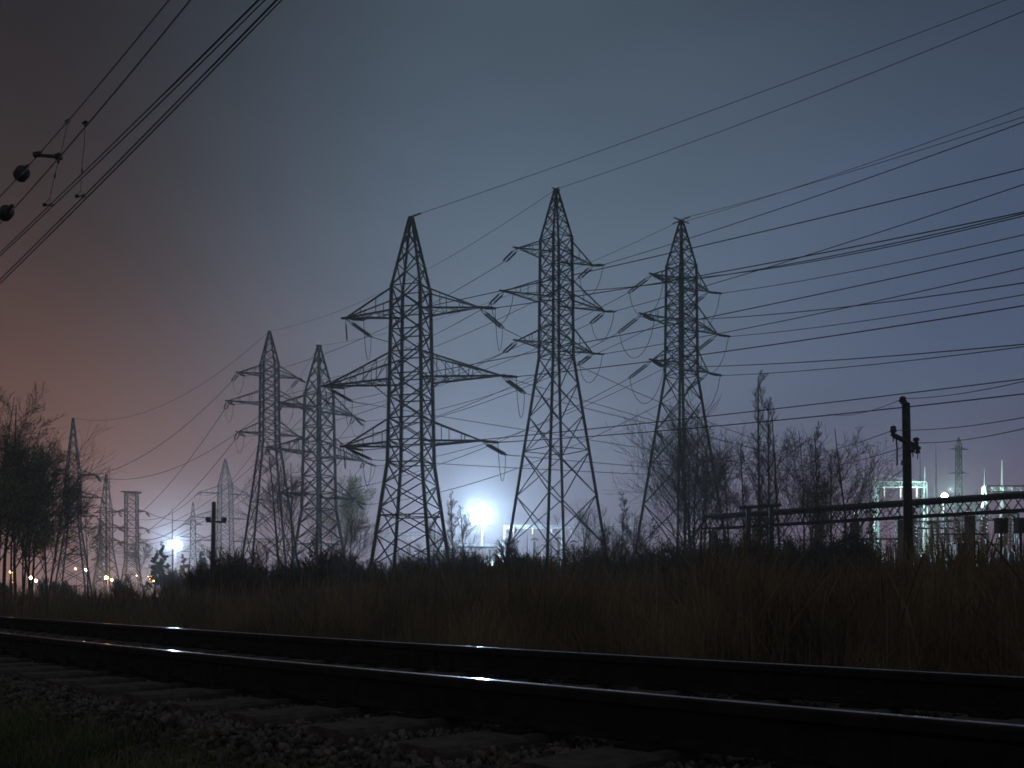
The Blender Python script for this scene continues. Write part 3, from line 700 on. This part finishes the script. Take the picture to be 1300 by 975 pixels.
make_tree(14, 590, 58, 3.0, 'spread', 'low dark leafy tree in the gap between the left-edge trunks', 48, twig=1.8, leaves=3, lsize=.15, group=G2, name='leafy_tree')
make_tree(112, 640, 130, 2.6, 'open', 'small bare tree just right of the leftmost pylon', 36, twig=2.8)
make_tree(178, 676, 240, 2.6, 'spread', 'small hazy tree at the foot of the flat-topped pylon', 37, twig=5)
make_tree(357, 560, 112, 2.2, 'open', 'thin bare tree at the right side of the slim left pylon', 41, twig=2.4)
make_tree(373, 585, 108, 2.0, 'vase', 'thin bare tree between the slim pylon and the edge-on pylon', 42, twig=2.4)
make_tree(431, 583, 158, 2.3, 'vase', 'yellow-green leafy tree behind the edge-on pylon', 43, leaves=7, lsize=.24, leafm='larch', twig=2.5, stems=2, name='leafy_tree')
make_tree(446, 645, 120, 2.2, 'vase', 'small bare tree right of the yellow-green tree', 44, twig=2.6)
for i, (px, ty, Y, st, lb) in enumerate(((578,622,120,'narrow','thin bare sapling left of the brightest floodlight'),(588,640,118,'open','small sapling right below the thin one left of the floodlight'),(548,655,110,'open','small bare tree at the right foot of the broad pylon'),
        (655,668,105,'open','small bare sapling at the left foot of the tallest pylon'),(738,630,115,'vase','bare thin tree inside the legs of the tallest pylon'),(783,622,110,'narrow','thin upright sapling between the two right large pylons'),
        (800,640,100,'vase','low bare tree left of the rightmost large pylon'),(762,660,95,'vase','low bare tree at the right foot of the tallest pylon'),(822,655,98,'open','low bare tree at the left foot of the rightmost large pylon'))):
    make_tree(px, ty, Y, 1.6, st, lb, 50+i, twig=2.2, group='saplings between the large pylons')
# spruces and hazy trees near the left floodlight
for i, (px, ty, Y, lb) in enumerate(((207,688,245,'dark spruce left of the left white floodlight, taller of two'),(196,700,235,'dark low spruce left of the taller one'),(236,704,290,'hazy spruce right of the left white floodlight'),(258,700,250,'hazy spruce left of the wooden pole on the left'),(308,706,210,'hazy spruce behind the slim left pylon'))):
    make_tree(px, ty, Y, 2.2, 'cone', lb, 70+i, leaves=5, lsize=.4, leafm='needle', twig=4, name='spruce_tree', group='far spruces')

# shrubs
def place_shrubs(protos, spots, label, group, name='bare_shrub'):
    for i, (px, Y, sc) in enumerate(spots):
        pr = protos[i % len(protos)]
        o = pr if not pr.get('used') else copy_tree(pr)
        if pr is o: pr['used'] = 1
        b = P(px, HY, Y); o.location = (b.x, b.y, gz(b.x, b.y) if Y < 140 else .05); o.scale = (sc,sc,sc); o.rotation_euler = (0,0,i*1.7)
        tag(o, label, 'shrub', group)
def shrub_proto(seed, H, spread, leaves, twig, stems, leafm='leaf'):
    tr, cr, lf = tree_mesh(seed, H, spread, 'shrub', leaves, .11, twig, stems); r = empty('bare_shrub', (0,0,0))
    tr.build('stems', M['bark'], r); c = cr.build('crown', M['twig'], r)
    if leaves: lf.build('leaves', M[leafm], c)
    return r
random.seed(9)
near = [shrub_proto(100+i, 2.0, .9, 0, 1.2, 4) for i in range(3)]
place_shrubs(near, [(random.uniform(240, 900), random.uniform(45, 80), random.uniform(1.0,1.85)) for _ in range(95)], 'low leafless shrub standing in the dry grass before the large pylons', 'shrubs in the dry grass')
dense = [shrub_proto(110+i, 3.2, 1.6, 2, 1.8, 5, 'needle') for i in range(3)]
place_shrubs(dense, [(880+i*10.5+random.uniform(-5,5), random.uniform(46,62), random.uniform(.95,1.4)) for i in range(22)], 'dense dark thicket shrub under the bare trees at right', 'thicket under the bare trees')
farp = [shrub_proto(120+i, 4.5, 2.2, 1, 4., 4, 'needle') for i in range(3)]
place_shrubs(farp, [(px, random.uniform(130, 230), random.uniform(1.0,1.6) if px > 205 else random.uniform(.5,.9)) for px in [random.choice((random.uniform(-20,8),random.uniform(52,90),random.uniform(150,170),random.uniform(206,480),random.uniform(206,480),random.uniform(206,480))) for _ in range(56)]], 'dark hazy bush in the far row before the town lights', 'far row of bushes')
midp = [shrub_proto(130+i, 3.6, 1.5, 0, 2.2, 5) for i in range(3)]
place_shrubs(midp, [(random.uniform(430, 850), random.uniform(85, 140), random.uniform(.9,1.5)) for _ in range(90)], 'leafless bush at the foot of the large pylons', 'bushes at the pylon feet')
place_shrubs([copy_tree(m_) for m_ in midp][:0] or midp, [(random.uniform(1090, 1310), random.uniform(38, 56), random.uniform(.35,.62)) for _ in range(22)], 'small leafless bush in front of the substation at right', 'bushes before the substation')

# ------------------------------------------------------------------ pipe trestle crossing behind the trees
def trestle():
    A, B = P(1345,627,58), P(898,658,78); base = V(0,0,0)
    r = empty('pipe_trestle', (A.x, A.y, 0)); tag(r, 'long raised pipe trestle with zigzag truss on concrete posts behind the wooden pole', 'trestle')
    A0, B0 = A-V(A.x,A.y,0), B-V(A.x,A.y,0); n = 22; d = (B0-A0)
    side = d.cross(V(0,0,1)).normalized()*.6; mb = MB(); dz = V(0,0,-.85); up = MB()
    for sg in (-1,1):
        o_ = side*sg; up.bar(A0+o_, B0+o_, .15); mb.bar(A0+dz+o_, B0+dz+o_, .15)
        for i in range(n):
            a, b_ = A0.lerp(B0, i/n)+o_, A0.lerp(B0, (i+1)/n)+o_; c = (a+b_)/2+dz
            mb.bar(a, c, .055); mb.bar(c, b_, .055)
    for i in range(n): a = A0.lerp(B0, i/n); up.bar(a-side, a+side, .09)
    up.build('top_beam', M['steel'], r); mb.build('truss', M['steel'], r)
    MB().tube([A0+V(0,0,.22), B0+V(0,0,.22)], .10, 8).build('pipe', M['galv'], r)
    dd = V(d.x, d.y, 0); L2 = dd.length
    for px in (1231, 1146, 1085, 1040, 960, 905):
        k = (px-HX)/F; t = (k*A.y-A.x)/((B.x-A.x)-k*(B.y-A.y)); q = A0.lerp(B0, t)
        MB().box((q.x, q.y, (q.z-1.0)/2), (.24,.2,(q.z-1.0)/2), math.atan2(d.y, d.x)).build('post', M['concrete'], r)
trestle()
# dark H-frame in the thicket
r = empty('support_frame', P(965,HY,62)*1.0); r.location.z = .1; tag(r, 'dark H-shaped frame with a thick top bar in front of the poplar trunks', 'frame')
Lo = lambda px, py, dy=0: P(px, py, 62+dy)-Vector(r.location)
MB().bar(Lo(939,645), Lo(991,641,.5), .22).build('top_bar', M['steel'], r)
for px in (950, 979): q = Lo(px, 643); MB().bar((q.x,q.y,0), q, .3).build('post', M['steel'], r)
MB().bar(Lo(950,660), Lo(979,658), .1).build('brace', M['steel'], r)

# ------------------------------------------------------------------ substation
def portal(x0, x1, py, Y, label, Y2=None, nis=3):
    Y2 = Y2 or Y; a, b_ = P(x0, py, Y), P(x1, py, Y2); c = V((a.x+b_.x)/2, (a.y+b_.y)/2, .05)
    r = empty('gantry', c); tag(r, label, 'gantry', 'steel gantries of the substation'); 
    for e in (a, b_):
        mb = MB(); h = e.z-.05; L = V(e.x-c.x, e.y-c.y, 0); n = 9
        for sx in (-1,1):
            for sy in (-1,1): mb.bar(L+V(sx*.45,sy*.45,0), L+V(sx*.18,sy*.18,h), .13)
        for i in range(n):
            w0 = .45-.27*i/n; w1 = .45-.27*(i+1)/n
            for (p, q) in (((-1,-1),(1,-1)),((1,-1),(1,1)),((1,1),(-1,1)),((-1,1),(-1,-1))):
                z0, z1 = h*i/n, h*(i+1)/n
                mb.bar(L+V(p[0]*w0,p[1]*w0,z0), L+V(q[0]*w1,q[1]*w1,z1), .07)
        mb.bar(L+V(0,0,h), L+V(0,0,h+2.2), .08)
        mb.build('column', M['galv'], r)
    mb = MB(); A, B = a-c+V(0,0,0), b_-c; d = B-A; s = V(-d.y,d.x,0).normalized()*.35; n = max(6, int(d.length/1.2))
    for o_ in (s, -s): mb.bar(A+o_, B+o_, .12); mb.bar(A+o_-V(0,0,.75), B+o_-V(0,0,.75), .12)
    for i in range(n):
        p, q = A.lerp(B, i/n), A.lerp(B, (i+1)/n)
        for o_ in (s,-s): mb.bar(p+o_, q+o_-V(0,0,.75), .06); mb.bar(p+o_-V(0,0,.75), p+o_, .06)
        mb.bar(p+s, q-s, .06)
    bm = mb.build('beam', M['galv'], r)
    for i in range(nis):
        p = A.lerp(B, (i+.5)/nis)-V(0,0,.75); insulator_mb(p, p-V(0,0,1.5), .17).build('insulator_string', M['porc'], bm)
portal(1112, 1174, 612, 140, 'tall portal gantry just left of the right floodlight, where the long conductors land')
portal(1186, 1238, 640, 150, 'portal gantry directly below the right floodlight')
portal(1250, 1316, 617, 128, 'portal gantry at the right edge behind the white needle mast')
portal(1092, 1140, 636, 160, 'lower portal gantry at the left end of the right yard', None, 3)
portal(1200, 1290, 652, 112, 'long low portal gantry behind the right concrete post of the trestle')
portal(1150, 1215, 662, 105, 'lowest portal gantry behind the trestle, right of the wooden pole')
portal(640, 712, 667, 258, 'portal gantry behind the left legs of the tallest pylon')
portal(712, 790, 668, 262, 'portal gantry behind the right legs of the tallest pylon')
portal(556, 634, 690, 270, 'portal gantry below the brightest floodlight')
portal(492, 556, 676, 275, 'portal gantry behind the legs of the broad pylon')
portal(796, 868, 664, 265, 'portal gantry behind the foot of the rightmost large pylon')
portal(880, 960, 655, 190, 'portal gantry behind the thicket left of the poplar')
portal(308, 372, 684, 220, 'faint portal gantry behind the slim left pylon')
def switch_proto(kind):
    r = empty('switchgear_unit', (0,0,0))
    if kind == 0:
        for x in (-1.2, 1.2):
            MB().bar((x,0,0),(x,0,2.6), .18).build('support_post', M['galv'], r)
        fr = MB().bar((-1.5,0,2.65),(1.5,0,2.65), .2).build('frame', M['galv'], r)
        for x in (-1.2,0,1.2): insulator_mb(V(x,0,2.7), V(x,0,4.3), .17, 7).build('post_insulator', M['porc'], r)
        MB().tube([(-1.6,0,4.36),(1.6,0,4.36)], .06, 6).build('busbar', M['galv'], r)
    elif kind == 1:
        MB().box((0,0,1.2),(.25,.25,1.2)).build('pedestal', M['concrete'], r)
        MB().box((0,0,2.8),(.45,.4,.4)).build('tank', M['grey'], r)
        for x in (-.3,.3): insulator_mb(V(x,0,3.2), V(x*2.6,0,5.0), .17, 8).build('bushing', M['porc'], r)
    else:
        for x in (-.5,.5): MB().bar((x,0,0),(0,0,3.4), .14).build('support_post', M['galv'], r)
        insulator_mb(V(0,0,3.4), V(0,0,5.6), .2, 9).build('post_insulator', M['porc'], r)
        MB().tube([(-.35,0,5.6),(0,0,5.75),(.35,0,5.6)], .08, 6).build('corona_ring', M['galv'], r)
    return r
random.seed(21)
prs = [switch_proto(k) for k in range(3)]; nm = ['disconnector with three post insulators and a busbar', 'breaker with two angled bushings', 'single post insulator on splayed legs']
used = set(); i = 0
for (lo, hi, ya, yb, cnt, wh) in ((1085,1312,84,150,60,'right yard'), (545,860,175,265,70,'middle yard')):
    for j in range(cnt):
        k = i % 3; i += 1
        o = prs[k] if k not in used else copy_tree(prs[k]); used.add(k)
        Y = random.uniform(ya, yb); b = P(random.uniform(lo, hi), HY, Y); o.location = (b.x, b.y, .05); o.rotation_euler = (0,0,random.choice((0,0,1.57,.3))); q_ = (1.5 if wh[0] == 'r' else 2.)*random.uniform(.75,1.15); o.scale = (q_,q_,q_)
        tag(o, f'pale {nm[k]} in the {wh} of the substation', 'switchgear', f'switchgear of the {wh}')
# dark cabinets on posts at right
for px, w, lb in ((1271, .30, 'dark box cabinet on a thin post, left of the pair near the right edge'), (1296, .30, 'dark box cabinet on a thin post, cut by the right edge')):
    Y = 50; b = P(px, 668, Y); r = empty('control_cabinet', (b.x, b.y, gz(b.x,b.y))); tag(r, lb, 'cabinet', 'cabinets at the right edge'); z = b.z-gz(b.x,b.y)
    MB().box((0,0,z),(.26,.22,.36)).build('cabinet_body', M['grey'], r); MB().box((0,0,z+.385),(.30,.26,.022)).build('cabinet_roof', M['steel'], r)
    MB().box((0.0,-.226,z),(.20,.004,.30)).build('door', M['steel'], r); MB().bar((0,0,0),(0,0,z-.36), .1).build('post', M['steel'], r)
# masts
def mast(px, py, Y, r0, lab, m, rod=3.):
    b = P(px, HY, Y); t = P(px, py, Y); r = empty('lightning_mast', (b.x,b.y,.05)); H = t.z-.05; tag(r, lab, 'mast', 'lightning masts')
    MB().tube([(0,0,0),(0,0,H*.5),(0,0,H-rod)], [r0,r0*.72,r0*.42], 8).build('mast_shaft', M[m], r)
    MB().tube([(0,0,H-rod),(0,0,H)], [r0*.3,r0*.1], 6).build('lightning_rod', M[m], r)
mast(1168, 570, 180, .32, 'thin lightning mast left of the right floodlight, nearer to the wooden pole', 'galv')
mast(1188, 560, 185, .30, 'tallest thin lightning mast just left of the right floodlight', 'galv')
mast(1104, 600, 170, .26, 'thin lightning mast at the left end of the right yard', 'galv')
mast(1272, 584, 150, .55, 'white needle mast tapering to a point near the right edge', 'paintw', 4.)
mast(219, 640, 300, .22, 'faint thin mast rising above the left white floodlight', 'steel')
mast(139, 590, 340, .20, 'faint thin antenna mast behind the left pylons', 'steel')
# control building
def building(px0, px1, Y, H, lab, rows=1):
    a, b_ = P(px0, HY, Y), P(px1, HY, Y); w = (b_.x-a.x)/2; r = empty('control_building', ((a.x+b_.x)/2, Y, .05)); tag(r, lab, 'building')
    MB().box((0,4,H/2),(w,4,H/2)).build('wall', M['wall'], r); MB().box((0,4,H+.15),(w+.3,4.3,.15)).build('roof', M['roof'], r)
    n = max(2, int(w*2/3.2))
    for j in range(rows):
        for i in range(n):
            x = -w+(i+.5)*2*w/n; z = H*(j+.55)/rows; wd = MB().box((x,-.03,z),(.62,.035,.62)).build('window', M['paintw'], r)
            MB().box((x,-.07,z),(.52,.01,.52)).build('pane', M['glass'], wd)
building(655, 725, 275, 9., 'low pale control building behind the tallest pylon')
building(742, 770, 270, 7., 'small pale switch house right of the control building')
building(1120, 1188, 165, 6., 'low pale building behind the right yard, left of the right floodlight')

# ------------------------------------------------------------------ lamps
def point(parent, loc, col, power, rad, spot=False):
    l = bpy.data.lights.new('lamp_light', 'SPOT' if spot else 'POINT'); l.color = col; l.energy = power; l.shadow_soft_size = rad
    if spot: l.spot_size = math.radians(172); l.spot_blend = .25
    o = bpy.data.objects.new('lamp_light', l); COL.objects.link(o); o.parent = parent; o.location = loc; o.rotation_euler = (math.pi/2,0,0) if spot else (0,0,0); return o
def flood(px, py, Y, lab, col, em, power, nx, nz_, rad):
    c = P(px, py, Y); r = empty('floodlight_mast', (c.x, c.y, .05)); tag(r, lab, 'floodlight', 'white floodlights'); H = c.z-.05
    MB().tube([(0,.4,0),(0,.4,H*.6),(0,.4,H+nz_*.35)], [.14,.11,.07], 8).build('mast_shaft', M['wood'], r)
    fr = MB()
    for k in range(nz_): z = H+(k-(nz_-1)/2)*.62; fr.bar((-nx*.36,.3,z-.2),(nx*.36,.3,z-.2), .1)
    fr.build('head_frame', M['galv'], r); E = emis('floodlight_glow', col, em)
    for k in range(nz_):
        for i in range(nx):
            if nx*nz_ > 6 and abs(i-(nx-1)/2)/(nx/2)+abs(k-(nz_-1)/2)/(nz_/2) > 1.25: continue
            x = (i-(nx-1)/2)*.68; z = H+(k-(nz_-1)/2)*.62
            hd = MB().box((x,.12,z),(.28,.14,.24)).build('lamp_head', M['grey'], r)
            q = .26 if nx > 1 else .42; MB().tube([(x,-.02,z),(x,-.03,z),(x,-.10,z),(x,-.13,z)], [q*.9,q,q*.8,q*.3], 12).build('lamp_lens', E, hd)
    point(r, (0,-1.6-rad*.3,H), col, power, rad)
flood(612, 654, 250, 'brightest blue-white floodlight on a mast behind the pylons, centre', (.58,.78,1.), 80, 340000, 7, 7, 1.5)
flood(222, 691, 520, 'white-blue floodlight on a mast at left, seen above the far bushes', (.56,.78,1.), 70, 380000, 11, 7, 1.8)
flood(1199, 630, 135, 'small greenish-white floodlight above the right yard of the substation', (.66,1.,.90), 60, 16000, 1, 1, .5)
lamps = [(14,726,300,1,'leftmost amber street lamp behind the leafy trees'),(18.5,721.5,320,.6,'small amber street lamp just above the leftmost one'),(39,733,280,1.3,'pale amber street lamp behind the leafy trees, brighter of a pair'),(46,737,280,.7,'amber street lamp right beside the pale bright one at left'),
 (109,723.5,330,.9,'pale street lamp right of the leftmost pylon'),(96,722,330,.3,'dim street lamp at the foot of the leftmost pylon'),(135,733,290,1.5,'bright yellow street lamp at the foot of the pylon right of the leftmost'),(142,736,290,.7,'small yellow street lamp right beside the bright yellow one'),
 (174,730,320,.4,'dim pinkish street lamp below the flat-topped pylon'),(190,733,285,1.6,'bright orange street lamp right of the flat-topped pylon'),(196,736.5,285,.9,'small orange street lamp right beside the bright orange one'),(15,738,250,.3,'dim reddish lamp low at the left edge')]
for (px, py, Y, s, lab) in lamps:
    c = P(px, py, Y); r = empty('street_lamp', (c.x, c.y, .05)); tag(r, lab, 'street lamp', 'amber street lamps of the town'); H = c.z-.05
    col = (1.,.45,.12) if 'pale' not in lab else (1.,.62,.36)
    MB().tube([(0,.9,0),(0,.9,H*.85),(0,.6,H+.2),(0,.1,H+.3)], [.1,.08,.06,.05], 6).build('lamp_post', M['steel'], r)
    hd = MB().box((0,0,H+.34),(.3,.4,.06)).build('lamp_head', M['grey'], r)
    q = .46*s**.4; MB().tube([(0,0,H-q),(0,0,H-q*.6),(0,0,H),(0,0,H+q*.5),(0,0,H+.27)], [q*.3,q*.8,q,q*.8,q*.3], 10).build('lamp_globe', emis('sodium_glow', col, 10*s), r)
    point(r, (0,-.6,H-.3), col, 4000*s, .3)
for (px, py, Y, lab) in ((837,708,140,'tiny white yard lamp low beside the rightmost large pylon'),(838,703.5,150,'tiny white yard lamp just above another one'),(893,705,130,'tiny white yard lamp under the thicket'),(906,690,160,'faint white yard lamp left of the H-shaped frame')):
    c = P(px, py, Y); r = empty('yard_lamp', (c.x, c.y, .05)); tag(r, lab, 'yard lamp', 'tiny yard lamps'); H = c.z-.05
    MB().tube([(0,.2,0),(0,.2,H)], .06, 6).build('lamp_post', M['steel'], r); MB().box((0,0,H),(.14,.1,.12)).build('lamp_lens', emis('yard_glow', (.9,.97,1.), 6), r)

# ------------------------------------------------------------------ haze
m = bpy.data.materials.new('night_haze'); m.use_nodes = True; t = m.node_tree; t.nodes.clear()
pv = t.nodes.new('ShaderNodeVolumePrincipled'); pv.inputs['Color'].default_value = (.86,.90,.97,1); pv.inputs['Density'].default_value = .0005; pv.inputs['Anisotropy'].default_value = .6
om = t.nodes.new('ShaderNodeOutputMaterial'); t.links.new(pv.outputs[0], om.inputs['Volume'])
hb = MB().box((0,720,27),(1560,850,29)).build('haze', m); tag(hb, 'thin pale night haze over the whole field', 'haze', kind='stuff')
for o in list(bpy.data.objects):
    if 'used' in o: del o['used']
